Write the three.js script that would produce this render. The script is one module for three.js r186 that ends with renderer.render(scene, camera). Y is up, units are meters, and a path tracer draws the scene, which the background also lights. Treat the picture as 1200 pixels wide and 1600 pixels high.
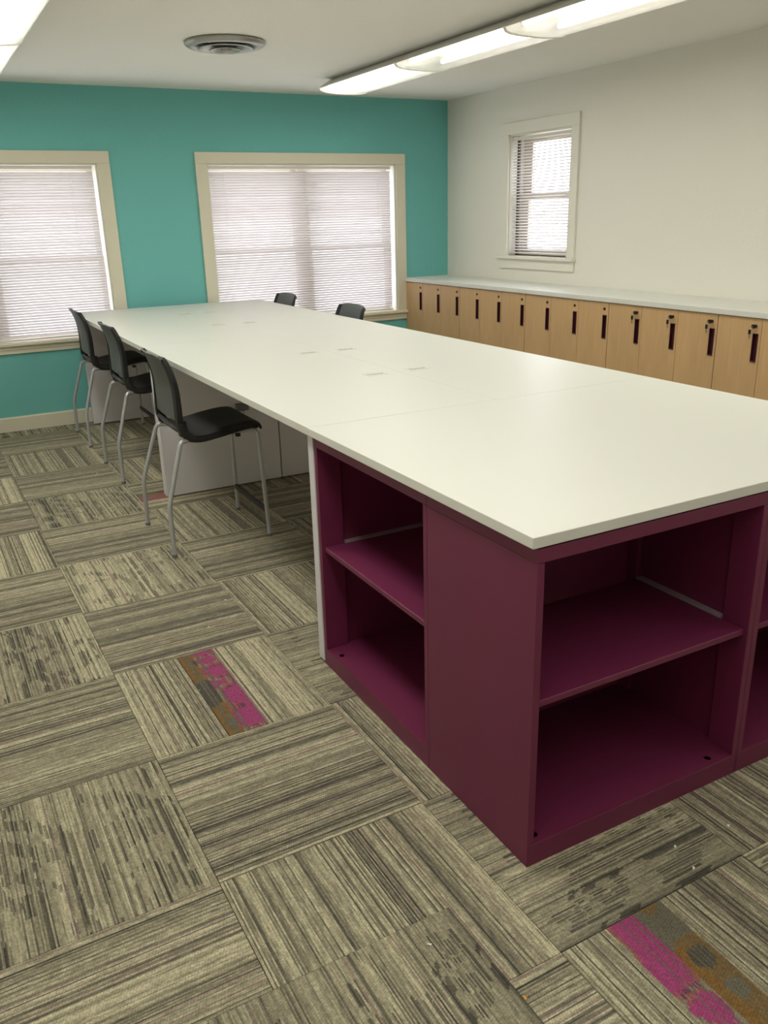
import * as THREE from 'three';
import { RoundedBoxGeometry } from 'three/addons/geometries/RoundedBoxGeometry.js';
import { mergeGeometries } from 'three/addons/utils/BufferGeometryUtils.js';
import { RectAreaLightUniformsLib } from 'three/addons/lights/RectAreaLightUniformsLib.js';

RectAreaLightUniformsLib.init();

// ------------------------------------------------------------------ camera, sky, exposure
// world: teal wall in the plane z = 0, white window wall in the plane x = 0, carpet top y = 0
const scene = new THREE.Scene();
const camera = new THREE.PerspectiveCamera(62.56, 0.75, 0.05, 80);
camera.position.set(-4.7823, 1.6084, 7.4402);
camera.rotation.order = 'YXZ';
camera.rotation.set(THREE.MathUtils.degToRad(-19.439), THREE.MathUtils.degToRad(-28.138), THREE.MathUtils.degToRad(-1.559));
scene.add(camera);

const SKY = new THREE.Color().setRGB(0.90, 0.92, 1.0);
scene.background = SKY;                       // bright overcast sky
scene.backgroundIntensity = 6.0;

const renderer = new THREE.WebGLRenderer({ antialias: true });
renderer.toneMapping = THREE.LinearToneMapping;
renderer.toneMappingExposure = 1.0;
renderer.shadowMap.enabled = true;

// fluorescent fittings: colour and strength of the lamps
const LAMP = new THREE.Color().setRGB(1.0, 0.972, 0.875);
const LAMP_AREA = 4.75;      // area light under each lens
const TUBE_GLOW = 5.5;      // what the eye sees of the tubes

// ------------------------------------------------------------------ helpers
function rng(seed) {
  let a = seed >>> 0;
  return () => { a = (a + 0x6D2B79F5) | 0; let t = Math.imul(a ^ (a >>> 15), 1 | a); t = (t + Math.imul(t ^ (t >>> 7), 61 | t)) ^ t; return ((t ^ (t >>> 14)) >>> 0) / 4294967296; };
}
const V = (x, y, z) => new THREE.Vector3(x, y, z);
const used = new Map();
function numbered(n) { const k = used.get(n) ?? 0; used.set(n, k + 1); return k ? n + '_' + String(k).padStart(3, '0') : n; }
function tag(o, label, category, group) { o.userData.label = label; o.userData.category = category; if (group) o.userData.group = group; return o; }
function thing(name, label, category, group) { const o = new THREE.Group(); o.name = numbered(name); scene.add(o); return tag(o, label, category, group); }
function part(name, geo, mat, parent) { const m = new THREE.Mesh(Array.isArray(geo) ? merge(geo) : geo, mat); m.name = name; parent.add(m); return m; }
function struct(name, geo, mat) { const m = part(name, geo, mat, scene); m.userData.kind = 'structure'; return m; }
function structGroup(name) { const o = new THREE.Group(); o.name = name; o.userData.kind = 'structure'; scene.add(o); return o; }
function merge(list) { return mergeGeometries(list.map((g) => (g.index ? g.toNonIndexed() : g)), false); }
// plain box from ranges, uv in metres
function bx(x0, x1, y0, y1, z0, z1) {
  const g = new THREE.BoxGeometry(x1 - x0, y1 - y0, z1 - z0); g.translate((x0 + x1) / 2, (y0 + y1) / 2, (z0 + z1) / 2);
  return metricUV(g);
}
function rb(x0, x1, y0, y1, z0, z1, r = 0.002, seg = 2) {
  const g = new RoundedBoxGeometry(x1 - x0, y1 - y0, z1 - z0, seg, Math.min(r, (x1 - x0) / 2.01, (y1 - y0) / 2.01, (z1 - z0) / 2.01));
  g.translate((x0 + x1) / 2, (y0 + y1) / 2, (z0 + z1) / 2);
  return metricUV(g);
}
function metricUV(g) {
  const p = g.attributes.position, n = g.attributes.normal, uv = g.attributes.uv;
  for (let i = 0; i < p.count; i++) {
    const ax = Math.abs(n.getX(i)), ay = Math.abs(n.getY(i)), az = Math.abs(n.getZ(i));
    if (ay >= ax && ay >= az) uv.setXY(i, p.getX(i), p.getZ(i));
    else if (ax >= az) uv.setXY(i, p.getZ(i), p.getY(i));
    else uv.setXY(i, p.getX(i), p.getY(i));
  }
  return g;
}
function tube(points, r, seg = 24, rad = 10, closedCurve = false) {
  const c = new THREE.CatmullRomCurve3(points, closedCurve, 'catmullrom', 0.5);
  return capped(new THREE.TubeGeometry(c, seg, r, rad, closedCurve), c, r, rad);
}
function capped(g, c, r, rad) {
  const caps = [];
  for (const t of [0, 1]) {
    const d = new THREE.CircleGeometry(r, rad); const q = new THREE.Quaternion().setFromUnitVectors(V(0, 0, 1), c.getTangent(t).multiplyScalar(t ? 1 : -1));
    d.applyQuaternion(q); const p = c.getPoint(t); d.translate(p.x, p.y, p.z); caps.push(d);
  }
  return merge([g, ...caps]);
}
// rounded polyline tube: straight runs with filleted corners
function pipe(pts, r, fillet = 0.03, rad = 10) {
  const path = new THREE.CurvePath();
  let prev = pts[0].clone();
  for (let i = 1; i < pts.length - 1; i++) {
    const a = pts[i].clone().sub(pts[i - 1]), b = pts[i + 1].clone().sub(pts[i]);
    const f = Math.min(fillet, a.length() * 0.45, b.length() * 0.45);
    const p0 = pts[i].clone().addScaledVector(a.normalize(), -f), p1 = pts[i].clone().addScaledVector(b.normalize(), f);
    path.add(new THREE.LineCurve3(prev, p0)); path.add(new THREE.QuadraticBezierCurve3(p0, pts[i].clone(), p1)); prev = p1;
  }
  path.add(new THREE.LineCurve3(prev, pts[pts.length - 1].clone()));
  return capped(new THREE.TubeGeometry(path, 14 * (pts.length - 1), r, rad, false), path, r, rad);
}
// closed shell of a given thickness from a parametric sheet f(u, v) -> Vector3
function shell(f, thick, nu, nv) {
  const N = (u, v) => {
    const e = 1e-3, a = f(Math.min(u + e, 1), v).sub(f(Math.max(u - e, 0), v)), b = f(u, Math.min(v + e, 1)).sub(f(u, Math.max(v - e, 0)));
    return a.cross(b).normalize();
  };
  const T = typeof thick === 'function' ? thick : () => thick;
  const pos = [], uv = [], idx = [];
  const add = (side) => {
    const base = pos.length / 3;
    for (let i = 0; i <= nu; i++) for (let j = 0; j <= nv; j++) {
      const u = i / nu, v = j / nv, p = f(u, v), n = N(u, v); p.addScaledVector(n, side * T(u, v) / 2); pos.push(p.x, p.y, p.z); uv.push(u, v);
    }
    for (let i = 0; i < nu; i++) for (let j = 0; j < nv; j++) {
      const a = base + i * (nv + 1) + j, b = a + nv + 1;
      if (side > 0) idx.push(a, b, a + 1, b, b + 1, a + 1); else idx.push(a, a + 1, b, b, a + 1, b + 1);
    }
    return base;
  };
  const A = add(1), B = add(-1);
  const rim = [];
  for (let i = 0; i < nu; i++) rim.push(i * (nv + 1));
  for (let j = 0; j < nv; j++) rim.push(nu * (nv + 1) + j);
  for (let i = nu; i > 0; i--) rim.push(i * (nv + 1) + nv);
  for (let j = nv; j > 0; j--) rim.push(j);
  const rimBase = pos.length / 3;
  for (const k of rim) { for (const s of [A, B]) { const o = (s + k) * 3; pos.push(pos[o], pos[o + 1], pos[o + 2]); uv.push(uv[(s + k) * 2], uv[(s + k) * 2 + 1]); } }
  for (let k = 0; k < rim.length; k++) { const a = rimBase + 2 * k, b = rimBase + 2 * ((k + 1) % rim.length); idx.push(a, a + 1, b, b, a + 1, b + 1); }
  const g = new THREE.BufferGeometry();
  g.setAttribute('position', new THREE.Float32BufferAttribute(pos, 3)); g.setAttribute('uv', new THREE.Float32BufferAttribute(uv, 2)); g.setIndex(idx); g.computeVertexNormals();
  return g;
}
function lathe(pts, seg = 48) { return new THREE.LatheGeometry(pts.map(([x, y]) => new THREE.Vector2(x, y)), seg); }

// ------------------------------------------------------------------ materials
const std = (o) => new THREE.MeshStandardMaterial(o);
const srgb = (r, g, b) => new THREE.Color().setRGB(r / 255, g / 255, b / 255, THREE.SRGBColorSpace);
function dataTexture(w, h, fn, colour = true) {
  const d = new Uint8Array(w * h * 4);
  for (let y = 0; y < h; y++) for (let x = 0; x < w; x++) { const c = fn(x, y), o = (y * w + x) * 4; d[o] = c[0]; d[o + 1] = c[1]; d[o + 2] = c[2]; d[o + 3] = 255; }
  const t = new THREE.DataTexture(d, w, h); t.magFilter = THREE.LinearFilter; t.minFilter = THREE.LinearMipmapLinearFilter; t.generateMipmaps = true;
  t.wrapS = t.wrapT = THREE.RepeatWrapping; if (colour) t.colorSpace = THREE.SRGBColorSpace; t.anisotropy = 8; t.needsUpdate = true; return t;
}
// smooth tiling value noise
function noise2(seed, n) {
  const r = rng(seed), a = Array.from({ length: n * n }, r);
  return (u, v) => {
    const x = ((u % 1) + 1) % 1 * n, y = ((v % 1) + 1) % 1 * n, i = Math.floor(x), j = Math.floor(y), s = (t) => t * t * (3 - 2 * t), fx = s(x - i), fy = s(y - j);
    const g = (p, q) => a[(q % n) * n + (p % n)];
    return (g(i, j) * (1 - fx) + g(i + 1, j) * fx) * (1 - fy) + (g(i, j + 1) * (1 - fx) + g(i + 1, j + 1) * fx) * fy;
  };
}
const plasterA = noise2(3, 16), plasterB = noise2(4, 64), plasterC = noise2(9, 128);
const plasterBump = dataTexture(512, 512, (x, y) => { const v = 255 * (0.3 * plasterA(x / 512, y / 512) + 0.4 * plasterB(x / 512, y / 512) + 0.3 * plasterC(x / 512, y / 512)); return [v, v, v]; }, false);
plasterBump.repeat.set(0.9, 0.9);
const M = {
  teal: std({ color: srgb(114, 190, 186), roughness: 0.75, bumpMap: plasterBump, bumpScale: 0.0012 }),
  wall: std({ color: srgb(232, 230, 220), roughness: 0.8, bumpMap: plasterBump, bumpScale: 0.0012 }),
  ceiling: std({ color: srgb(242, 240, 234), roughness: 0.9, bumpMap: plasterBump, bumpScale: 0.0012 }),
  trim: std({ color: srgb(222, 217, 196), roughness: 0.5 }),
  trimWhite: std({ color: srgb(232, 230, 218), roughness: 0.5 }),
  sash: std({ color: srgb(214, 206, 190), roughness: 0.55 }),
  dark_strip: std({ color: srgb(48, 42, 38), roughness: 0.7 }),
  glass: new THREE.MeshPhysicalMaterial({ color: 0xffffff, transmission: 1, thickness: 0, roughness: 0.0, ior: 1.5 }),
  slat: new THREE.MeshPhysicalMaterial({ color: srgb(236, 232, 232), roughness: 0.9, transmission: 0.3, thickness: 0, side: THREE.DoubleSide }),
  blindRail: std({ color: srgb(226, 220, 212), roughness: 0.45 }),
  cord: std({ color: srgb(235, 232, 226), roughness: 0.8 }),
  laminate: std({ color: srgb(222, 223, 217), roughness: 0.4 }),
  panel: std({ color: srgb(222, 220, 226), roughness: 0.55 }),
  grommet: std({ color: srgb(218, 219, 213), roughness: 0.42 }),
  maroon: std({ color: srgb(110, 38, 72), roughness: 0.45 }),
  bracket: std({ color: srgb(176, 168, 172), roughness: 0.4, metalness: 0.4 }),
  plastic: std({ color: srgb(98, 100, 102), roughness: 0.5 }),
  plasticBlack: std({ color: srgb(36, 35, 36), roughness: 0.55 }),
  tubeMetal: std({ color: srgb(184, 186, 191), roughness: 0.42, metalness: 0.45 }),
  footBar: std({ color: srgb(44, 43, 46), roughness: 0.5 }),
  glide: std({ color: srgb(110, 110, 112), roughness: 0.6 }),
  enamel: std({ color: srgb(238, 236, 228), roughness: 0.5 }),
  lens: new THREE.MeshPhysicalMaterial({ color: 0xffffff, transmission: 0.92, thickness: 0, roughness: 0.36, ior: 1.45 }),
  lampTube: std({ color: 0xffffff, roughness: 0.6, emissive: LAMP.clone(), emissiveIntensity: TUBE_GLOW }),
  lampEnd: std({ color: srgb(170, 168, 165), roughness: 0.4, metalness: 0.7 }),
  diffuser: std({ color: srgb(160, 158, 152), roughness: 0.38, metalness: 0.5 }),
  pull: std({ color: srgb(66, 21, 38), roughness: 0.5 }),
  lock: std({ color: srgb(92, 74, 52), roughness: 0.35, metalness: 0.7 }),
  keyHead: std({ color: srgb(18, 18, 18), roughness: 0.5 }),
  keyBlade: std({ color: srgb(170, 165, 150), roughness: 0.3, metalness: 0.9 }),
  underlay: std({ color: srgb(60, 58, 52), roughness: 0.95 }),
  pavement: std({ color: srgb(204, 202, 196), roughness: 0.95 }),
  scrap: std({ color: srgb(232, 230, 224), roughness: 0.8 }),
  scrapOrange: std({ color: srgb(226, 168, 92), roughness: 0.8 }),
  outlet: std({ color: srgb(120, 118, 126), roughness: 0.5 }),
};
// maple laminate: fine vertical grain
const woodG = noise2(21, 32), woodH = noise2(22, 8);
const woodMap = dataTexture(256, 256, (x, y) => {
  const u = x / 256, v = y / 256, s = 0.5 * woodG(u * 3, v * 0.25) + 0.5 * woodG(u * 6 + 0.3, v * 0.5 + 0.2), h = woodH(u, v * 0.3);
  const k = 0.93 + 0.08 * s + 0.05 * h; return [206 * k, 170 * k, 124 * k];
});
woodMap.repeat.set(1.4, 0.7);
M.maple = std({ map: woodMap, roughness: 0.45 });

// ------------------------------------------------------------------ room shell
const HC = 2.61, XW = -5.8, ZS = 9.0, TH = 0.2;
// windows in the teal wall: opening ranges
const W1 = { x0: -5.13, x1: -3.309, y0: 0.70, y1: 2.05 }, W2 = { x0: -2.41, x1: -0.587, y0: 0.70, y1: 2.05 };
const W3 = { z0: 1.0, z1: 1.818, y0: 1.235, y1: 2.226 };
struct('wall_north', [
  bx(XW - TH, W1.x0, -0.1, HC, -TH, 0), bx(W1.x0, W1.x1, -0.1, W1.y0, -TH, 0), bx(W1.x0, W1.x1, W1.y1, HC, -TH, 0), bx(W1.x1, W2.x0, -0.1, HC, -TH, 0),
  bx(W2.x0, W2.x1, -0.1, W2.y0, -TH, 0), bx(W2.x0, W2.x1, W2.y1, HC, -TH, 0), bx(W2.x1, 0, -0.1, HC, -TH, 0)], M.teal);
struct('wall_east', [
  bx(0, TH, -0.1, HC, -TH, W3.z0), bx(0, TH, -0.1, W3.y0, W3.z0, W3.z1), bx(0, TH, W3.y1, HC, W3.z0, W3.z1), bx(0, TH, -0.1, HC, W3.z1, ZS + TH)], M.wall);
struct('wall_west', bx(XW - TH, XW, -0.1, HC, 0, ZS), M.wall);
struct('wall_south', bx(XW - TH, 0, -0.1, HC, ZS, ZS + TH), M.wall);
const VX = -2.86, VZ = 1.985, VH = 0.165;   // air outlet
struct('ceiling', [bx(XW - TH, VX - VH, HC, HC + 0.2, -TH, ZS + TH), bx(VX + VH, TH, HC, HC + 0.2, -TH, ZS + TH), bx(VX - VH, VX + VH, HC, HC + 0.2, -TH, VZ - VH), bx(VX - VH, VX + VH, HC, HC + 0.2, VZ + VH, ZS + TH)], M.ceiling);
const bb = new THREE.Shape([[0, 0], [0.016, 0], [0.016, 0.108], [0.011, 0.116], [0, 0.118]].map(([a, b]) => new THREE.Vector2(a, b)));
function baseboard(name, len, place) { const g = new THREE.ExtrudeGeometry(bb, { depth: len, bevelEnabled: false }); place(g); struct(name, g, M.trim); }
baseboard('baseboard_north', 5.8 - 0.5, (g) => { g.rotateY(-Math.PI / 2); g.translate(-0.5, 0, 0); });
baseboard('baseboard_west', ZS - 0.016, (g) => g.translate(XW, 0, 0.016));

// ------------------------------------------------------------------ carpet tiles
const floor = struct('floor', bx(XW, 0, -0.1, -0.006, 0, ZS), M.underlay);
const S = 0.61, TX = -4.3686, TZ = 5.0952, TR = THREE.MathUtils.degToRad(-0.518);
// yarn colours
const YARN = { dark: [62, 60, 54], dusk: [104, 100, 86], mid: [146, 140, 118], pale: [196, 189, 160], coal: [60, 59, 55], mauve: [128, 100, 104], ochre: [124, 94, 48], rust: [146, 88, 84], magenta: [154, 64, 112], plum: [106, 60, 84] };
const NT = 512, YN = 150;   // texture size; yarn rows across a tile
const tone = (t) => { // dark 0 .. pale 1
  const k = [YARN.dark, YARN.dusk, YARN.mid, YARN.pale], x = Math.min(2.999, Math.max(0, t * 3)), i = Math.floor(x), w = x - i;
  return [0, 1, 2].map((c) => k[i][c] * (1 - w) + k[i + 1][c] * w);
};
function carpetTexture(seed, { light = 0, graphic = false, band = null, mauve = 0.03, rusty = false, lines = 0.20 } = {}) {
  const r = rng(seed), grain = noise2(seed + 77, 160), streak = noise2(seed + 5, 40), cloud = noise2(seed + 8, 6), bundle = noise2(seed + 9, 20);
  // each yarn row runs the length of the tile with a tone of its own; neighbours drift together
  const base = [], alt = [], tint = [];
  for (let i = 0; i < YN; i++) {
    let t = 0.73 + 0.09 * light + 0.36 * (bundle(i / YN, 0.3) - 0.5) + 0.36 * (r() - 0.5);
    if (r() < lines) t -= 0.30 + 0.26 * r();
    base.push(t); alt.push(r()); tint.push(r() < mauve ? 0.55 : 0);
  }
  // graphic tiles: arcs and blocks in dark yarn that surfaces only on some rows
  const arcs = [], blocks = [];
  for (let k = 0; k < 16; k++) arcs.push([r() * 1.4 - 0.2, r() * 1.4 - 0.2, 0.14 + r() * 0.5, 0.014 + r() * 0.024, r() * 6.283, 1.2 + r() * 2.4]);
  for (let k = 0; k < 20; k++) blocks.push([r(), r(), 0.015 + r() * 0.045, 0.03 + r() * 0.07]);
  const inGraphic = (u, v) => {
    for (const [cx, cy, R, w, a0, al] of arcs) { const dx = u - cx, dy = v - cy, d = Math.hypot(dx, dy); if (Math.abs(d - R) < w) { let a = Math.atan2(dy, dx) - a0; a = ((a % 6.283) + 6.283) % 6.283; if (a < al) return true; } }
    for (const [cx, cy, a, b] of blocks) if (Math.abs(u - cx) < a && Math.abs(v - cy) < b) return true;
    return false;
  };
  return dataTexture(NT, NT, (x, y) => {
    const u = (x + 0.5) / NT, v = (y + 0.5) / NT, i = Math.min(YN - 1, Math.floor(u * YN)), al = alt[i];
    let t = base[i] + 0.34 * (streak((i * 0.371) % 1, v * 0.55 + al) - 0.5);
    let c = null;
    if (graphic) {
      t = 0.7 * t + 0.24;
      const pick = Math.floor(al * 977) % 10 / 10;
      if (pick < 0.5 && inGraphic(u, v + (al - 0.5) * 0.05)) t -= 0.34 + 0.3 * pick;
    }
    if (band) {
      const [b0, b1, b2, flip] = band;
      if (u > b0 && u < b2) {
        const first = (u < b1) !== !!flip, n = cloud(u * 1.3 + 0.1, v * 1.1 + al * 0.04);
        if (first) c = al < 0.30 ? tone(0.3) : n > 0.60 ? YARN.dusk : n < 0.30 ? tone(0.12) : YARN.ochre;
        else if (rusty) c = al < 0.2 ? tone(0.4) : n > 0.3 ? YARN.rust : YARN.mauve;
        else c = al < 0.24 ? tone(0.35) : n > 0.52 ? YARN.magenta : n > 0.40 ? (al < 0.6 ? YARN.plum : YARN.rust) : n > 0.26 ? (al < 0.6 ? YARN.rust : tone(0.55)) : YARN.magenta;
      }
    }
    if (!c) { c = tone(t); if (tint[i]) c = c.map((q, k) => q * (1 - tint[i]) + YARN.mauve[k] * tint[i]); }
    const g = 0.88 + 0.24 * grain(u, v) + 0.035 * ((Math.floor(v * 170 + i * 0.5) & 1) ? 1 : -1);
    return c.map((q) => Math.min(255, q * g));
  });
}
const carpetBump = (() => { const gr = noise2(501, 128); return dataTexture(NT, NT, (x, y) => { const w = ((x + 0.5) / NT * YN) % 1, v = 90 + 110 * Math.sin(Math.PI * w) + 55 * gr(x / NT, y / NT); return [v, v, v]; }, false); })();
const cm = (seed, o) => std({ map: carpetTexture(seed, o), roughness: 0.95, bumpMap: carpetBump, bumpScale: 0.0022 });
const CARPET = {
  plain: [cm(101), cm(102, { light: -1 }), cm(103), cm(104, { light: -1, mauve: 0.08 }), cm(105, { light: -1 })],
  pale: [cm(111, { light: 1 }), cm(112, { light: 1 })],
  graphic: [cm(121, { graphic: true }), cm(122, { graphic: true, light: 1 }), cm(123, { graphic: true }), cm(124, { graphic: true, light: -1 })],
  bandA: [cm(131, { light: 1, band: [0.40, 0.485, 0.625] })],
  bandB: [cm(132, { band: [0.22, 0.36, 0.50, true] })],
  bandC: [cm(133, { light: 0, rusty: true, band: [0.42, 0.50, 0.70] })],
};
// tiles that the photograph shows clearly, by column and row of the tile grid
const LOOK = { '0,0': ['plain', 1], '0,-1': ['bandA', 0], '0,-2': ['plain', 3], '0,-3': ['graphic', 1], '0,-4': ['plain', 1], '0,-5': ['graphic', 0], '0,-6': ['plain', 4], '0,-7': ['plain', 0], '0,1': ['plain', 0], '0,2': ['plain', 2],
  '-1,0': ['graphic', 0], '-1,-1': ['plain', 4], '-1,-2': ['graphic', 2], '-1,-3': ['plain', 1], '-1,-4': ['pale', 0], '-1,-5': ['plain', 3], '-1,-6': ['pale', 1], '-1,1': ['plain', 2], '-1,2': ['graphic', 2],
  '1,0': ['plain', 2], '1,-1': ['graphic', 3], '1,-2': ['plain', 2], '1,-3': ['plain', 1], '1,-4': ['plain', 0], '1,-5': ['bandC', 0], '1,-6': ['plain', 2], '1,1': ['graphic', 3], '1,2': ['bandB', 0], '2,1': ['plain', 4], '2,2': ['graphic', 1], '2,-3': ['plain', 4], '2,-4': ['plain', 3] };
const cR = Math.cos(TR), sR = Math.sin(TR);
const toWorld = (a, b) => [TX + a * S * cR - b * S * sR, TZ + a * S * sR + b * S * cR];
function clipPoly(poly, f) { const out = []; for (let i = 0; i < poly.length; i++) { const p = poly[i], q = poly[(i + 1) % poly.length], a = f(p), b = f(q); if (a >= 0) out.push(p); if ((a >= 0) !== (b >= 0)) { const t = a / (a - b); out.push([p[0] + (q[0] - p[0]) * t, p[1] + (q[1] - p[1]) * t]); } } return out; }
// thin prism from a world polygon; uv in tile fractions
function prism(poly, i, j, alongX) {
  const pos = [], nor = [], uv = [], y1 = 0, y0 = -0.006;
  const put = (x, y, z, n) => {
    pos.push(x, y, z); nor.push(...n); const dx = x - TX, dz = z - TZ, a = (dx * cR + dz * sR) / S - i, b = (-dx * sR + dz * cR) / S - j; uv.push(alongX ? b : a, alongX ? a : b);
  };
  for (let k = 1; k < poly.length - 1; k++) for (const [x, z] of [poly[0], poly[k + 1], poly[k]]) put(x, y1, z, [0, 1, 0]);
  for (let k = 0; k < poly.length; k++) {
    const p = poly[k], q = poly[(k + 1) % poly.length], n = [q[1] - p[1], 0, -(q[0] - p[0])], l = Math.hypot(n[0], n[2]) || 1; n[0] /= l; n[2] /= l;
    for (const [c, y] of [[p, y0], [p, y1], [q, y1], [p, y0], [q, y1], [q, y0]]) put(c[0], y, c[1], n);
  }
  const g = new THREE.BufferGeometry(); g.setAttribute('position', new THREE.Float32BufferAttribute(pos, 3)); g.setAttribute('normal', new THREE.Float32BufferAttribute(nor, 3)); g.setAttribute('uv', new THREE.Float32BufferAttribute(uv, 2));
  return g;
}
const G = 0.0016;   // half joint, in tile fractions
function tileMesh(i, j, rects, alongX, mat) {
  const parts = [];
  for (const [a0, a1, b0, b1] of rects) {
    let poly = [toWorld(a0, b0), toWorld(a1, b0), toWorld(a1, b1), toWorld(a0, b1)];
    for (const f of [(p) => p[0] - XW, (p) => -p[0], (p) => p[1], (p) => ZS - p[1]]) poly = clipPoly(poly, f);
    if (poly.length >= 3) parts.push(prism(poly, i, j, alongX));
  }
  if (parts.length) part('carpet_tile', parts.length > 1 ? merge(parts) : parts[0], mat, floor);
}
{
  const r = rng(2024), PX0 = -0.245, PX1 = 0.755, PZ0 = 1.6, PZ1 = 2.6;   // one tile lies off the grid
  const kinds = ['plain', 'plain', 'plain', 'pale', 'graphic', 'graphic'];
  for (let i = -3; i <= 7; i++) for (let j = -9; j <= 6; j++) {
    const alongX = ((i + j) % 2 + 2) % 2 === 0, look = LOOK[i + ',' + j];
    const k = kinds[Math.floor(r() * kinds.length)], n = Math.floor(r() * CARPET[k].length);
    const mat = look ? CARPET[look[0]][look[1]] : CARPET[k][n];
    const a0 = i + G, a1 = i + 1 - G, b0 = j + G, b1 = j + 1 - G;
    let rects = [[a0, a1, b0, b1]];
    if (i === 0 && j === 1) rects = [[a0, a1, b0, PZ0 - G], [PX1 + G, a1, PZ0 - G, b1]];
    if (i === -1 && j === 1) rects = [[a0, a1, b0, PZ0 - G], [a0, PX0 - G, PZ0 - G, b1]];
    if (i === 0 && j === 2) rects = [[PX1 + G, a1, b0, PZ1 + G], [a0, a1, PZ1 + G, b1]];
    if (i === -1 && j === 2) rects = [[a0, PX0 - G, b0, PZ1 + G], [a0, a1, PZ1 + G, b1]];
    tileMesh(i, j, rects, alongX, mat);
  }
  tileMesh(PX0, PZ0, [[PX0, PX1, PZ0, PZ1]], false, CARPET.graphic[3]);
}

// ------------------------------------------------------------------ windows
function tealWindow(name, W) {
  const w = structGroup(name), c = 0.1, { x0, x1, y0, y1 } = W, xm = (x0 + x1) / 2, ym = y0 + 0.62;
  part('head_casing', rb(x0 - c, x1 + c, y1, y1 + 0.09, 0, 0.02, 0.003), M.trim, w);
  part('side_casing', rb(x0 - c, x0, y0, y1, 0, 0.02, 0.003), M.trim, w);
  part('side_casing', rb(x1, x1 + c, y0, y1, 0, 0.02, 0.003), M.trim, w);
  part('sill', rb(x0 - c - 0.01, x1 + c + 0.01, y0 - 0.014, y0 + 0.012, -0.06, 0.045, 0.006), M.trim, w);
  part('apron', [rb(x0 - c, x1 + c, y0 - 0.075, y0 - 0.014, 0, 0.018, 0.003), rb(x0 - c, x1 + c, y0 - 0.045, y0 - 0.032, 0.016, 0.024, 0.003)], M.trim, w);
  part('jamb', [bx(x0, x0 + 0.012, y0, y1, -TH, 0), bx(x1 - 0.012, x1, y0, y1, -TH, 0), bx(x0, x1, y1 - 0.012, y1, -TH, 0), bx(x0, x1, y0 - 0.012, y0, -TH, -0.06)], M.trimWhite, w);
  part('mullion', rb(xm - 0.04, xm + 0.04, y0, y1, -0.19, -0.13, 0.004), M.sash, w);
  for (const [a, b] of [[x0 + 0.012, xm - 0.04], [xm + 0.04, x1 - 0.012]]) for (const [lo, hi, z] of [[y0, ym + 0.02, -0.13], [ym - 0.02, y1 - 0.012, -0.16]]) {
    const f = 0.04;
    const s = part('sash', [bx(a, a + f, lo, hi, z - 0.035, z), bx(b - f, b, lo, hi, z - 0.035, z), bx(a + f, b - f, lo, lo + f, z - 0.035, z), bx(a + f, b - f, hi - f, hi, z - 0.035, z)], M.sash, w);
    part('pane', bx(a + f, b - f, lo + f, hi - f, z - 0.02, z - 0.017), M.glass, s);
  }
  return w;
}
tealWindow('window_1', W1);
tealWindow('window_2', W2);
{
  const w = structGroup('window_3'), { z0, z1, y0, y1 } = W3, c = 0.09;
  part('head_casing', rb(-0.02, 0, y1, y1 + 0.095, z0 - c, z1 + c, 0.003), M.trimWhite, w);
  part('side_casing', rb(-0.02, 0, y0, y1, z0 - c, z0, 0.003), M.trimWhite, w);
  part('side_casing', rb(-0.02, 0, y0, y1, z1, z1 + c, 0.003), M.trimWhite, w);
  part('sill', rb(-0.045, 0.06, y0 - 0.03, y0, z0 - c - 0.03, z1 + c + 0.012, 0.006), M.trimWhite, w);
  part('apron', rb(-0.018, 0, y0 - 0.11, y0 - 0.03, z0 - c, z1 + c, 0.003), M.trimWhite, w);
  part('jamb', [bx(0, TH, y0, y1, z0, z0 + 0.012), bx(0, TH, y0, y1, z1 - 0.012, z1), bx(0, TH, y1 - 0.012, y1, z0, z1), bx(0.06, TH, y0 - 0.012, y0, z0, z1)], M.trimWhite, w);
  part('dark_strip', [bx(0.072, 0.104, y0, y1 - 0.012, z0 + 0.012, z0 + 0.017), bx(0.072, 0.104, y0, y1 - 0.012, z1 - 0.017, z1 - 0.012)], M.dark_strip, w);  // thin near-black strip down each side jamb
  const ym = 1.725;
  for (const [lo, hi, x] of [[y0, ym + 0.03, 0.115], [ym - 0.03, y1 - 0.012, 0.145]]) {
    const a = z0 + 0.012, b = z1 - 0.012, f = 0.12;
    const s = part('sash', [bx(x, x + 0.03, lo, hi, a, a + f), bx(x, x + 0.03, lo, hi, b - 0.06, b), bx(x, x + 0.03, lo, lo + 0.055, a + f, b - 0.06), bx(x, x + 0.03, hi - 0.055, hi, a + f, b - 0.06)], M.sash, w);
    part('pane', bx(x + 0.013, x + 0.016, lo + 0.055, hi - 0.055, a + f, b - 0.06), M.glass, s);
  }
}

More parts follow.
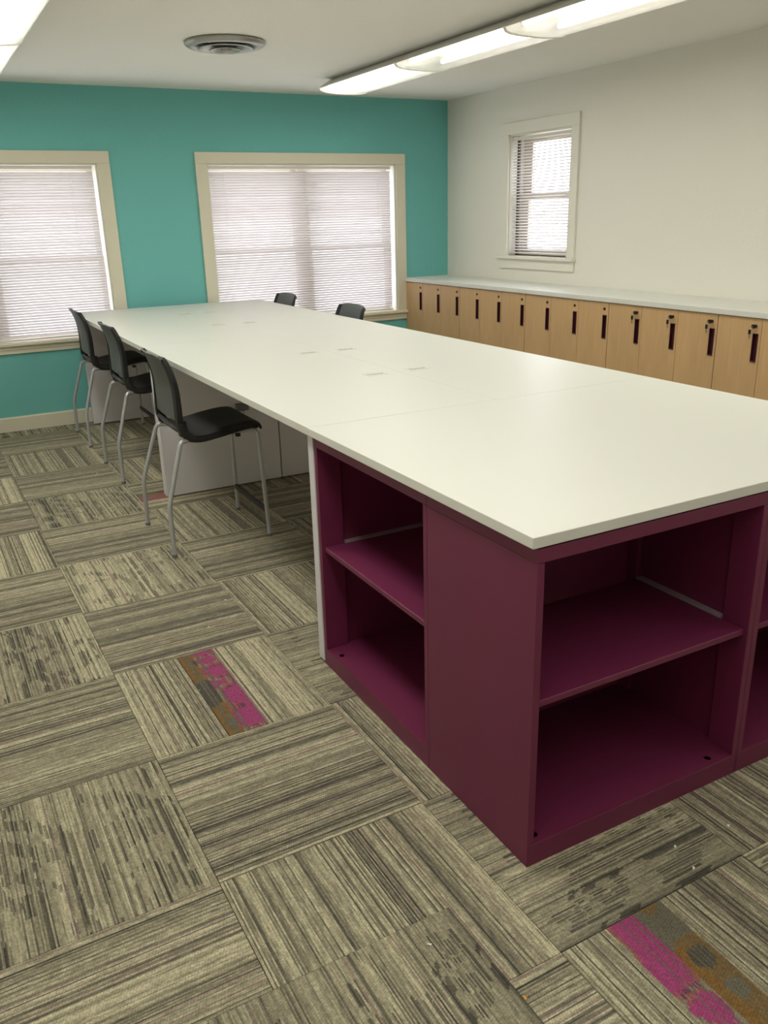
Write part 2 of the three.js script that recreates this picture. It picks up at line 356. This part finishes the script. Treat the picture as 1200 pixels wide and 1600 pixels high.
// ------------------------------------------------------------------ window blinds
// a blind in its own frame: x along the slats (0..len), y up from the sill, z into the room
function blind(label, len, drop, pitch, tilt, cords, seed, mat = M.slat) {
  const b = thing('window_blind', label, 'blind'), r = rng(seed), top = drop;
  part('headrail', rb(0, len, top - 0.026, top, -0.014, 0.014, 0.003), M.blindRail, b);
  const W = 0.0125, sag = 0.0028;
  const geo = shell((u, v) => { const a = (v - 0.5) * 2, z = a * W, y = sag * (1 - a * a); return V(u * len, y * Math.cos(tilt) - z * Math.sin(tilt), y * Math.sin(tilt) + z * Math.cos(tilt)); }, 0.0005, 1, 5);
  const n = Math.floor((top - 0.026 - 0.03) / pitch);
  for (let k = 0; k < n; k++) { const s = part('slat', geo, mat, b); s.position.set((r() - 0.5) * 0.004, 0.028 + pitch * (k + 0.5), 0); s.rotation.x = (r() - 0.5) * 0.06; }
  part('bottom_rail', rb(0, len, 0.006, 0.020, -0.012, 0.012, 0.003), M.blindRail, b);
  for (const c of cords) part('ladder_cord', [tube([V(c, 0.012, 0.0135), V(c, top - 0.02, 0.0135)], 0.0011, 1, 5), tube([V(c, 0.012, -0.0135), V(c, top - 0.02, -0.0135)], 0.0011, 1, 5)], M.cord, b);
  return b;
}
{
  const tilt = THREE.MathUtils.degToRad(-57);
  const b1 = blind('wide white slatted blind, nearly closed, in the window partly behind the row of stools', W1.x1 - W1.x0 - 0.05, W1.y1 - W1.y0 - 0.03, 0.0215, tilt, [0.12, 0.85, 1.6], 71);
  b1.position.set(W1.x0 + 0.015, W1.y0 + 0.014, -0.035);
  const b2 = blind('wide white slatted blind, nearly closed, in the window between teal wall and lockers', W2.x1 - W2.x0 - 0.055, W2.y1 - W2.y0 - 0.03, 0.0215, tilt, [0.14, 0.9, 1.64], 72);
  b2.position.set(W2.x0 + 0.016, W2.y0 + 0.014, -0.035);
  const b3 = blind('small white blind with open slats in the window of the white wall', W3.z1 - W3.z0 - 0.04, W3.y1 - W3.y0 - 0.03, 0.0242, THREE.MathUtils.degToRad(27), [0.1, 0.68], 73);
  b3.rotation.y = -Math.PI / 2; b3.position.set(0.03, W3.y0 + 0.008, W3.z0 + 0.02);
}

// ------------------------------------------------------------------ desks and worktop on the cabinets
const TT = 0.9234, TB = TT - 0.0285, XL = -3.6714, XM = -2.8735, XR = -2.0755;
function grommet(x, z, parent) {
  const g = part('cable_grommet', rb(x - 0.052, x + 0.052, TT - 0.003, TT + 0.0014, z - 0.032, z + 0.032, 0.0012), M.grommet, parent);
  part('flap', rb(x - 0.036, x + 0.036, TT + 0.0012, TT + 0.0052, z - 0.016, z + 0.012, 0.0015), M.grommet, g);
}
function desk(label, x0, x1, z0, z1, panels, groms, outlet) {
  const d = thing('desk', label, 'desk', 'four white desks pushed together');
  part('desk_top', rb(x0, x1, TB, TT, z0, z1, 0.0018), M.laminate, d);
  const left = x0 < -3;
  for (const [a, b] of panels) part('side_panel', rb(left ? x0 + (a > 4 ? 0.018 : 0.04) : x0 + 0.004, left ? x1 - 0.004 : x1 - 0.04, 0.008, TB, a, b, 0.002), M.panel, d);
  for (const [x, z] of groms) grommet(x, z, d);
  part('support_rail', rb(x0 + 0.3, x0 + 0.34, TB - 0.05, TB, panels[0][1], panels[1][0], 0.003), M.outlet, d);
  if (outlet) {
    const o = part('outlet_box', rb(-3.155, -3.075, 0.485, 0.53, panels[0][1], panels[0][1] + 0.035, 0.004), M.outlet, d);
    part('plug', [rb(-3.10, -3.085, 0.455, 0.485, panels[0][1] + 0.005, panels[0][1] + 0.028, 0.003), rb(-3.125, -3.113, 0.462, 0.485, panels[0][1] + 0.005, panels[0][1] + 0.028, 0.003)], M.grommet, o);
  }
  return d;
}
const ZD = 2.44, ZC = 4.82;
desk('white counter-height desk beside the nearest black stool and the open maroon cabinet', XL, XM - 0.0003, ZD + 0.0005, ZC - 0.0008, [[ZD + 0.001, ZD + 0.036], [ZC - 0.048, ZC - 0.006]], [[-2.985, 3.275], [-2.995, 4.05]], true);
desk('white counter-height desk facing the lockers and joined to the cabinet worktop', XM + 0.0003, XR, ZD + 0.0005, ZC - 0.0008, [[ZD + 0.001, ZD + 0.036], [ZC - 0.048, ZC - 0.006]], [[-2.77, 3.29], [-2.77, 4.045]]);
desk('white counter-height desk by the teal wall with two black stools along its side', XL, XM - 0.0003, 0.10, ZD - 0.0005, [[0.125, 0.16], [ZD - 0.036, ZD - 0.001]], [[-2.965, 0.89], [-2.975, 1.73]]);
desk('white counter-height desk by the teal wall and the lockers with stools tucked behind it', XM + 0.0003, XR, 0.10, ZD - 0.0005, [[0.125, 0.16], [ZD - 0.036, ZD - 0.001]], [[-2.765, 0.89], [-2.757, 1.75]]);
tag(struct2('worktop', [rb(XL, XR, TB, TT, ZC + 0.0008, 6.062, 0.0025)], M.laminate), 'white laminate worktop lying on the maroon cabinets', 'worktop');
function struct2(name, geo, mat) { return part(numbered(name), geo, mat, scene); }

// ------------------------------------------------------------------ open steel cabinets
// local frame: front face in the plane z = 0 looking along +z, x from 0 to W, back at z = -D
function openCabinet(label, Wd, D, H, holes = [0.042, Wd - 0.092]) {
  const c = thing('open_cabinet', label, 'cabinet', 'open maroon cabinets under the worktop'), PW = 0.021, PD = 0.09, t = 0.004;
  const bolt = (x, y, z, ax, parent) => { const g = new THREE.CylinderGeometry(0.004, 0.004, 0.002, 10); if (ax === 'x') g.rotateZ(Math.PI / 2); g.translate(x, y, z); part('shelf_pin', g, M.maroon, parent); };
  for (const s of [0, 1]) {
    const x0 = s ? Wd - t : 0;
    const sp = part('side_panel', rb(x0, x0 + t, 0.0, H - 0.036, -D, 0, 0.0015), M.maroon, c);
    const px0 = s ? Wd - PW : t * 0.5, px1 = s ? Wd - t * 0.5 : PW;
    part('front_post', rb(px0, px1, 0.068, H - 0.037, -PD, 0, 0.002), M.maroon, c);
    part('rear_post', rb(px0, px1, 0.068, H - 0.037, -D + 0.006, -D + 0.05, 0.002), M.maroon, c);
    for (const y of [0.79, 0.6, 0.28]) bolt(s ? Wd - PW - 0.0005 : PW + 0.0005, y, -0.045, 'x', sp);
    // light metal shelf bracket showing in the gap beside the shelf
    part('shelf_bracket', rb(s ? Wd - PW - 0.006 : t, s ? Wd - t : PW + 0.006, 0.478, 0.488, -D + 0.055, -PD - 0.004, 0.001), M.bracket, c);
  }
  part('back_panel', rb(t, Wd - t, 0.0, H - 0.036, -D, -D + 0.005, 0.001), M.maroon, c);
  part('top_rail', rb(0, Wd, H - 0.036, H, -D, 0, 0.002), M.maroon, c);
  part('spacer', bx(0.012, Wd - 0.012, H, H + 0.005, -D + 0.012, -0.012), M.maroon, c);
  part('base_rail', rb(t, Wd - t, 0.0, 0.066, -0.014, -0.0002, 0.002), M.maroon, c);
  // bottom shelf with two real levelling holes
  const bsh = new THREE.Shape([[t, 0.001], [Wd - t, 0.001], [Wd - t, D - 0.006], [t, D - 0.006]].map(([x, y]) => new THREE.Vector2(x, y)));
  for (const hx of holes) { const h = new THREE.Path(); h.absarc(hx, 0.028, 0.0105, 0, Math.PI * 2, true); bsh.holes.push(h); }
  part('bottom_shelf', new THREE.ExtrudeGeometry(bsh, { depth: 0.004, bevelEnabled: false, curveSegments: 20 }).rotateX(-Math.PI / 2).translate(0, 0.065, 0), M.maroon, c);
  part('shelf', rb(PW + 0.001, Wd - PW - 0.001, 0.463, 0.482, -D + 0.052, -0.012, 0.003), M.maroon, c);
  return c;
}
const CH = TB - 0.005, CX = -3.652, CZ = 6.0575, CD = 0.482;
const mid = XM, CR = -2.095;
const cabA = openCabinet('open maroon steel cabinet at the worktop corner with one empty shelf', mid - 0.0005 - CX, CD, CH); cabA.position.set(CX, 0, CZ);
const cabB = openCabinet('open maroon steel cabinet next to the corner cabinet, on its locker side', CR - mid - 0.0005, CD, CH); cabB.position.set(mid + 0.0005, 0, CZ);
const cabC = openCabinet('open maroon steel cabinet between the white desk panel and the corner cabinet', 0.752, CD, CH, [0.09]);
cabC.rotation.y = -Math.PI / 2; cabC.position.set(CX, 0, CZ - CD - 0.001 - 0.752);
const cabD = openCabinet('open maroon steel cabinet under the worktop facing the lockers', 0.752, CD, CH);
cabD.rotation.y = Math.PI / 2; cabD.position.set(CR, 0, CZ - CD - 0.001);

// ------------------------------------------------------------------ stools
// local frame: stool faces +x, stands on y = 0, sides at +z and -z
function makeStool(label) {
  const s = thing('counter_stool', label, 'stool', 'black counter stools around the desks');
  const R = 0.0118;
  // dark moulded rim: from the foot of the upright, round under the rear and along the side of the seat
  const rim = (k) => {
    const c = new THREE.CatmullRomCurve3([V(-0.150, 0.668, 0.219 * k), V(-0.146, 0.628, 0.219 * k), V(-0.122, 0.590, 0.216 * k), V(-0.066, 0.574, 0.216 * k), V(0.02, 0.580, 0.217 * k), V(0.11, 0.592, 0.217 * k), V(0.20, 0.600, 0.212 * k), V(0.244, 0.593, 0.204 * k)]);
    const g = new THREE.TubeGeometry(c, 36, 1, 12, false), p = g.attributes.position, o = V(0, 0, 0);
    for (let i = 0; i <= 36; i++) { const t = i / 36, ce = c.getPointAt(t), rad = 0.0235 - 0.0125 * t; for (let j = 0; j <= 12; j++) { const q = i * 13 + j; o.fromBufferAttribute(p, q).sub(ce).multiplyScalar(rad); o.z *= 0.7; o.add(ce); p.setXYZ(q, o.x, o.y, o.z); } }
    g.computeVertexNormals(); return g;
  };
  for (const k of [1, -1]) {
    const rear = part('leg', pipe([V(-0.272, 0.012, 0.278 * k), V(-0.268, 0.265, 0.266 * k), V(-0.170, 0.574, 0.232 * k), V(-0.11, 0.572, 0.205 * k)], R, 0.022), M.tubeMetal, s);
    part('glide', new THREE.CylinderGeometry(0.013, 0.0135, 0.016, 14).translate(-0.2722, 0.008, 0.2783 * k), M.glide, rear);
    const front = part('leg', pipe([V(0.250, 0.012, 0.252 * k), V(0.238, 0.580, 0.222 * k), V(0.13, 0.580, 0.195 * k)], R, 0.03), M.tubeMetal, s);
    part('glide', new THREE.CylinderGeometry(0.013, 0.0135, 0.016, 14).translate(0.2502, 0.008, 0.2522 * k), M.glide, front);
    part('side_rail', pipe([V(-0.115, 0.572, 0.205 * k), V(-0.05, 0.574, 0.18 * k), V(0.135, 0.580, 0.195 * k)], R * 0.8, 0.03), M.tubeMetal, s);
    part('seat_rim', rim(k), M.plasticBlack, s);
    part('stacking_bumper', rb(0.125, 0.15, 0.553, 0.573, 0.198 * k - 0.011, 0.198 * k + 0.011, 0.004), M.plasticBlack, s);
  }
  part('foot_bar', rb(0.236, 0.252, 0.135, 0.163, -0.245, 0.245, 0.004), M.footBar, s);
  // seat: waterfall front, dished, rear edge sweeping up into the uprights
  const prof = new THREE.CatmullRomCurve3([V(0.262, 0.586, 0), V(0.248, 0.604, 0), V(0.19, 0.613, 0), V(0.08, 0.603, 0), V(-0.03, 0.586, 0), V(-0.10, 0.588, 0), V(-0.145, 0.606, 0), V(-0.166, 0.632, 0)]);
  part('seat', shell((u, v) => {
    const p = prof.getPoint(u), a = (v - 0.5) * 2, corner = u < 0.25 ? 1 - 0.10 * Math.pow(1 - u / 0.25, 2) : 1 - 0.07 * Math.max(0, (u - 0.6) / 0.4);
    return V(p.x, p.y + 0.010 * Math.pow(Math.abs(a), 3) * (u > 0.2 ? 1 : u / 0.2) - (Math.abs(a) > 0.9 ? (Math.abs(a) - 0.9) * 0.08 : 0), a * 0.232 * corner);
  }, (u, v) => 0.022 - 0.010 * Math.pow(Math.abs(v - 0.5) * 2, 4), 28, 20), M.plasticBlack, s);
  // backrest profile: x against height
  const bp = new THREE.CatmullRomCurve3([V(-0.148, 0.60, 0), V(-0.166, 0.655, 0), V(-0.172, 0.74, 0), V(-0.180, 0.83, 0), V(-0.199, 0.91, 0), V(-0.222, 0.972, 0), V(-0.238, 0.998, 0)]);
  const back = (h, a) => { const p = bp.getPoint(h), wv = 0.222 - 0.03 * h * h; return V(p.x + 0.030 * a * a * Math.min(1, h * 1.3 + 0.15), p.y - (h > 0.93 ? 0.022 * Math.pow(Math.abs(a), 6) : 0), a * wv); };
  part('backrest', shell((u, v) => back(0.20 + 0.80 * u, (v - 0.5) * 2 * 0.86), (u) => 0.012 - 0.004 * u, 26, 20), M.plastic, s);
  for (const k of [1, -1]) part('back_upright', shell((u, v) => back(0.0 + u, k * (0.84 + 0.16 * v)), (u) => 0.034 - 0.020 * u, 24, 4), M.plasticBlack, s);
  for (const k of [1, -1]) part('fixing_pin', new THREE.CylinderGeometry(0.004, 0.004, 0.012, 10).rotateX(Math.PI / 2).translate(-0.135, 0.618, 0.226 * k), M.keyBlade, s);
  return s;
}
const stool = makeStool('black stool standing clear of the desk, beside the white panel under the table');
stool.position.set(-3.582, 0, 3.172);
const stoolAt = (label, x, z, turn) => { const c = stool.clone(); c.name = numbered('counter_stool'); scene.add(c); c.userData = { ...stool.userData, label }; c.position.set(x, 0, z); c.rotation.y = turn; };
stoolAt('black stool on the open floor side, middle one of the row of three', -3.522, 1.735, 0.0);
stoolAt('black stool on the open floor side, next to the teal wall and its baseboard', -3.528, 0.645, 0.0);
stoolAt('black stool across the desk, only its back showing, next to the teal wall', -2.195, 0.58, Math.PI);
stoolAt('black stool across the desk, only its back showing, nearer the lockers\' dark pulls', -2.195, 1.82, Math.PI);

// ------------------------------------------------------------------ lockers along the white wall
const LX = -0.5036, LT = 1.0194, LB = LT - 0.034, LW = 0.3165, L0 = 0.0155;
const lockerWords = ['three-door maple locker unit in the corner against the teal wall', 'three-door maple locker unit, second from the teal wall, below the small window', 'three-door maple locker unit, third from the teal wall, locks without keys', 'three-door maple locker unit, fourth from the teal wall, keys hanging in its locks', 'three-door maple locker unit, fifth from the teal wall, keys hanging in its locks'];
function keySet(parent, y, z, tiltA) {
  const k = part('key', new THREE.CylinderGeometry(0.017, 0.017, 0.006, 18).rotateX(Math.PI / 2).applyMatrix4(new THREE.Matrix4().makeScale(1, 0.72, 1)).rotateY(tiltA).translate(LX - 0.014, y, z), M.keyHead, parent);
  part('key_blade', rb(LX - 0.010, LX + 0.002, y - 0.003, y + 0.003, z - 0.001, z + 0.001, 0.0008), M.keyBlade, k);
  const h = part('hanging_key', rb(LX - 0.022, LX - 0.015, y - 0.046, y - 0.018, z - 0.027, z - 0.010, 0.004), M.keyHead, parent);
  part('key_ring', new THREE.TorusGeometry(0.011, 0.0012, 6, 18).rotateY(Math.PI / 2 + 0.3).translate(LX - 0.019, y - 0.012, z - 0.012), M.keyBlade, h);
  part('key_blade', rb(LX - 0.0195, LX - 0.0175, y - 0.072, y - 0.044, z - 0.021, z - 0.014, 0.0008), M.keyBlade, h);
}
for (let n = 0; n < 5; n++) {
  const z0 = L0 + n * 3 * LW, z1 = z0 + 3 * LW, u = thing('locker_unit', lockerWords[n], 'lockers', 'maple lockers along the white wall');
  part('body', [bx(LX + 0.028, -0.004, 0.0, LB, z0 + 0.001, z0 + 0.018), bx(LX + 0.028, -0.004, 0.0, LB, z1 - 0.018, z1 - 0.001), bx(-0.012, -0.004, 0.0, LB, z0 + 0.018, z1 - 0.018), bx(LX + 0.028, -0.012, LB - 0.018, LB - 0.0, z0 + 0.018, z1 - 0.018), bx(LX + 0.028, -0.012, 0.07, 0.088, z0 + 0.018, z1 - 0.018), bx(LX + 0.06, LX + 0.075, 0.0, 0.07, z0 + 0.018, z1 - 0.018)], M.maple, u);
  for (let k = 0; k < 3; k++) {
    const i = n * 3 + k, a = z0 + k * LW + (k ? 0.0015 : 0.003), b = z0 + (k + 1) * LW - (k < 2 ? 0.0015 : 0.003), hz = z0 + (k + 1) * LW - 0.0365;
    const d0 = LX + 0.008, d1 = LX + 0.027, p0 = hz - 0.0185, p1 = hz + 0.0185, q0 = 0.730, q1 = 0.896;
    const d = part('door', [bx(d0, d1, 0.075, q0, a, b), bx(d0, d1, q1, LB - 0.004, a, b), bx(d0, d1, q0, q1, a, p0), bx(d0, d1, q0, q1, p1, b)], M.maple, u);
    const pl = part('pull', [rb(LX + 0.003, d1, q0, q1, p0, p0 + 0.003, 0.001), rb(LX + 0.003, d1, q0, q1, p1 - 0.003, p1, 0.001), rb(LX + 0.003, d1, q1 - 0.004, q1, p0 + 0.003, p1 - 0.003, 0.001), rb(LX + 0.003, d1, q0, q0 + 0.006, p0 + 0.003, p1 - 0.003, 0.001)], M.pull, d);
    part('pull_back', bx(d1 - 0.003, d1, q0 + 0.006, q1 - 0.004, p0 + 0.003, p1 - 0.003), M.pull, pl);
    const ly = 0.938, lz = hz - 0.006;
    part('lock', new THREE.CylinderGeometry(0.0095, 0.0105, 0.006, 18).rotateZ(Math.PI / 2).translate(LX + 0.006, ly, lz), M.lock, d);
    if (i >= 9) keySet(d, ly, lz, i === 12 ? 1.3 : 0.5 + 0.1 * i);
    else part('key_way', rb(LX + 0.0015, LX + 0.0035, ly - 0.0055, ly + 0.0055, lz - 0.0015, lz + 0.0015, 0.0005), M.lock, d);
  }
}
tag(struct2('locker_worktop', [rb(LX - 0.004, -0.001, LB, LT, 0.001, L0 + 15 * LW + 0.004, 0.003)], M.laminate), 'long white worktop lying on the maple lockers along the wall', 'worktop');

// ------------------------------------------------------------------ ceiling: fluorescent fittings and air diffuser
function fitting(label, x, z0, L, tubes) {
  const f = thing('ceiling_light', label, 'light', 'fluorescent ceiling lights in two rows');
  f.position.set(x, HC, z0);
  const zA = 0.004, zB = L - 0.004;
  const quad = (pts, t) => { // sheet metal strip from a cross-section polyline, extruded along z
    const sh = new THREE.Shape(); pts.forEach(([a, b], i) => (i ? sh.lineTo(a, b) : sh.moveTo(a, b))); [...pts].reverse().forEach(([a, b]) => sh.lineTo(a + t[0], b + t[1]));
    return new THREE.ExtrudeGeometry(sh, { depth: zB - zA, bevelEnabled: false }).translate(0, 0, zA);
  };
  part('housing', [quad([[-0.115, -0.006], [0.115, -0.006]], [0, -0.003]), quad([[-0.115, -0.006], [-0.214, -0.068]], [0.005, -0.001]), quad([[0.115, -0.006], [0.214, -0.068]], [-0.005, -0.001]), bx(-0.10, 0.10, -0.006, 0, zA + 0.02, zB - 0.02)], M.enamel, f);
  const ls = [[-0.211, -0.070], [-0.196, -0.083], [-0.165, -0.092], [-0.10, -0.098], [0, -0.1], [0.10, -0.098], [0.165, -0.092], [0.196, -0.083], [0.211, -0.070]];
  part('lens', shell((u, v) => { const t = v * (ls.length - 1), i = Math.min(ls.length - 2, Math.floor(t)), w = t - i; return V(ls[i][0] * (1 - w) + ls[i + 1][0] * w, ls[i][1] * (1 - w) + ls[i + 1][1] * w, zA + 0.006 + u * (zB - zA - 0.012)); }, 0.0015, 1, 32), M.lens, f);
  const es = new THREE.Shape([[-0.118, -0.004], [0.118, -0.004], [0.217, -0.066], [0.2, -0.088], [0.168, -0.097], [0.1, -0.103], [0, -0.105], [-0.1, -0.103], [-0.168, -0.097], [-0.2, -0.088], [-0.217, -0.066]].map(([a, b]) => new THREE.Vector2(a, b)));
  for (const z of [0, L - 0.008]) part('end_plate', new THREE.ExtrudeGeometry(es, { depth: 0.008, bevelEnabled: false }).translate(0, 0, z), M.enamel, f);
  for (const tx of tubes) {
    const t = part('lamp_tube', new THREE.CylinderGeometry(0.0145, 0.0145, L - 0.11, 14).rotateX(Math.PI / 2).translate(tx, -0.050, L / 2), M.lampTube, f);
    part('tube_cap', [0.045, L - 0.045].map((z) => new THREE.CylinderGeometry(0.016, 0.016, 0.02, 14).rotateX(Math.PI / 2).translate(tx, -0.050, z)), M.lampEnd, t);
  }
  const a = new THREE.RectAreaLight(LAMP, LAMP_AREA, 0.40, L - 0.04);
  a.position.set(0, -0.109, L / 2); a.rotation.x = -Math.PI / 2; a.name = 'lamp_light'; f.add(a);
}
const FL = 1.195;
const ORD = ['closest to the teal wall', 'second from the teal wall', 'third from the teal wall', 'fourth from the teal wall', 'fifth from the teal wall', 'sixth from the teal wall'];
for (let k = 0; k < 6; k++) {
  fitting('fluorescent ceiling light ' + ORD[k] + ' in the row on the lockers\' side', -1.515, 0.85 + k * 1.2, FL, k === 0 ? [-0.15, -0.05, 0.05, 0.15] : [-0.12, 0.12]);
  fitting('fluorescent ceiling light ' + ORD[k] + ' in the row on the stools\' side', -4.225, 0.84 + k * 1.2, FL, [-0.15, -0.05, 0.05, 0.15]);
}
{
  const d = thing('air_diffuser', 'round grey metal air diffuser with nested rings on the ceiling', 'vent');
  d.position.set(VX, HC, VZ);
  part('duct', lathe([[0.160, 0.0], [0.160, 0.195], [0.0, 0.195], [0.0, 0.198], [0.1625, 0.198], [0.1625, 0.0], [0.160, 0.0]]), M.diffuser, d);
  part('spider', [bx(-0.16, 0.16, -0.010, -0.004, -0.006, 0.006), bx(-0.006, 0.006, -0.010, -0.004, -0.16, 0.16), new THREE.CylinderGeometry(0.006, 0.006, 0.04, 10).translate(0, -0.025, 0)], M.diffuser, d);
  part('outer_ring', lathe([[0.166, 0.0], [0.236, -0.001], [0.244, -0.006], [0.241, -0.016], [0.222, -0.029], [0.200, -0.034], [0.172, -0.026], [0.166, 0.0]]), M.diffuser, d);
  part('middle_cone', lathe([[0.092, -0.012], [0.150, -0.036], [0.163, -0.037], [0.164, -0.041], [0.149, -0.042], [0.112, -0.030], [0.090, -0.016], [0.092, -0.012]]), M.diffuser, d);
  part('inner_cone', lathe([[0.040, -0.016], [0.088, -0.044], [0.099, -0.046], [0.099, -0.050], [0.086, -0.050], [0.038, -0.022], [0.040, -0.016]]), M.diffuser, d);
  part('centre_cap', lathe([[0.0, -0.060], [0.014, -0.059], [0.032, -0.050], [0.036, -0.042], [0.028, -0.036], [0.0, -0.030]]), M.diffuser, d);
  part('damper_plate', bx(-0.075, 0.075, 0.02, 0.024, -0.05, 0.05), M.diffuser, d);
}

// ------------------------------------------------------------------ paper scraps on the carpet
{
  const r = rng(88);
  const px = [[127, 799], [152, 740], [195, 805], [208, 820], [279, 908], [353, 938], [184, 985], [395, 933], [326, 980], [1138, 1291], [1084, 1357], [1055, 1324], [671, 1477]];
  const ray = (u, v) => { camera.updateMatrixWorld(); const f = 1317.1, d = V((u - 600) / f, -(v - 800) / f, -1).applyQuaternion(camera.quaternion), t = -camera.position.y / d.y; return camera.position.clone().addScaledVector(d, t); };
  const bit = (u, v, mat, label, group) => {
    const p = ray(u, v), g = shell((a, b) => V((a - 0.5) * 0.010, 0.0022 + 0.0016 * Math.sin(5 * a + 3 * b + u), (b - 0.5) * (0.004 + 0.003 * r())), 0.0008, 4, 3);
    const m = part(numbered('paper_scrap'), g, mat, scene); m.position.set(p.x, 0.0005, p.z); m.rotation.y = r() * 3; tag(m, label, 'scrap', group);
  };
  for (const [u, v] of px) bit(u, v, M.scrap, 'tiny white paper scrap lying on the striped carpet', 'white paper scraps on the carpet');
  bit(820, 1560, M.scrapOrange, 'tiny orange paper scrap lying on the striped carpet');
}

// ------------------------------------------------------------------ ground outside
struct('ground', bx(-30, 30, -0.9, -0.6, -40, -0.6), M.pavement);
struct('ground_side', bx(0.6, 30, -0.9, -0.6, -0.6, 30), M.pavement);

scene.traverse((o) => { if (o.isMesh) { o.castShadow = true; o.receiveShadow = true; } });
renderer.render(scene, camera);
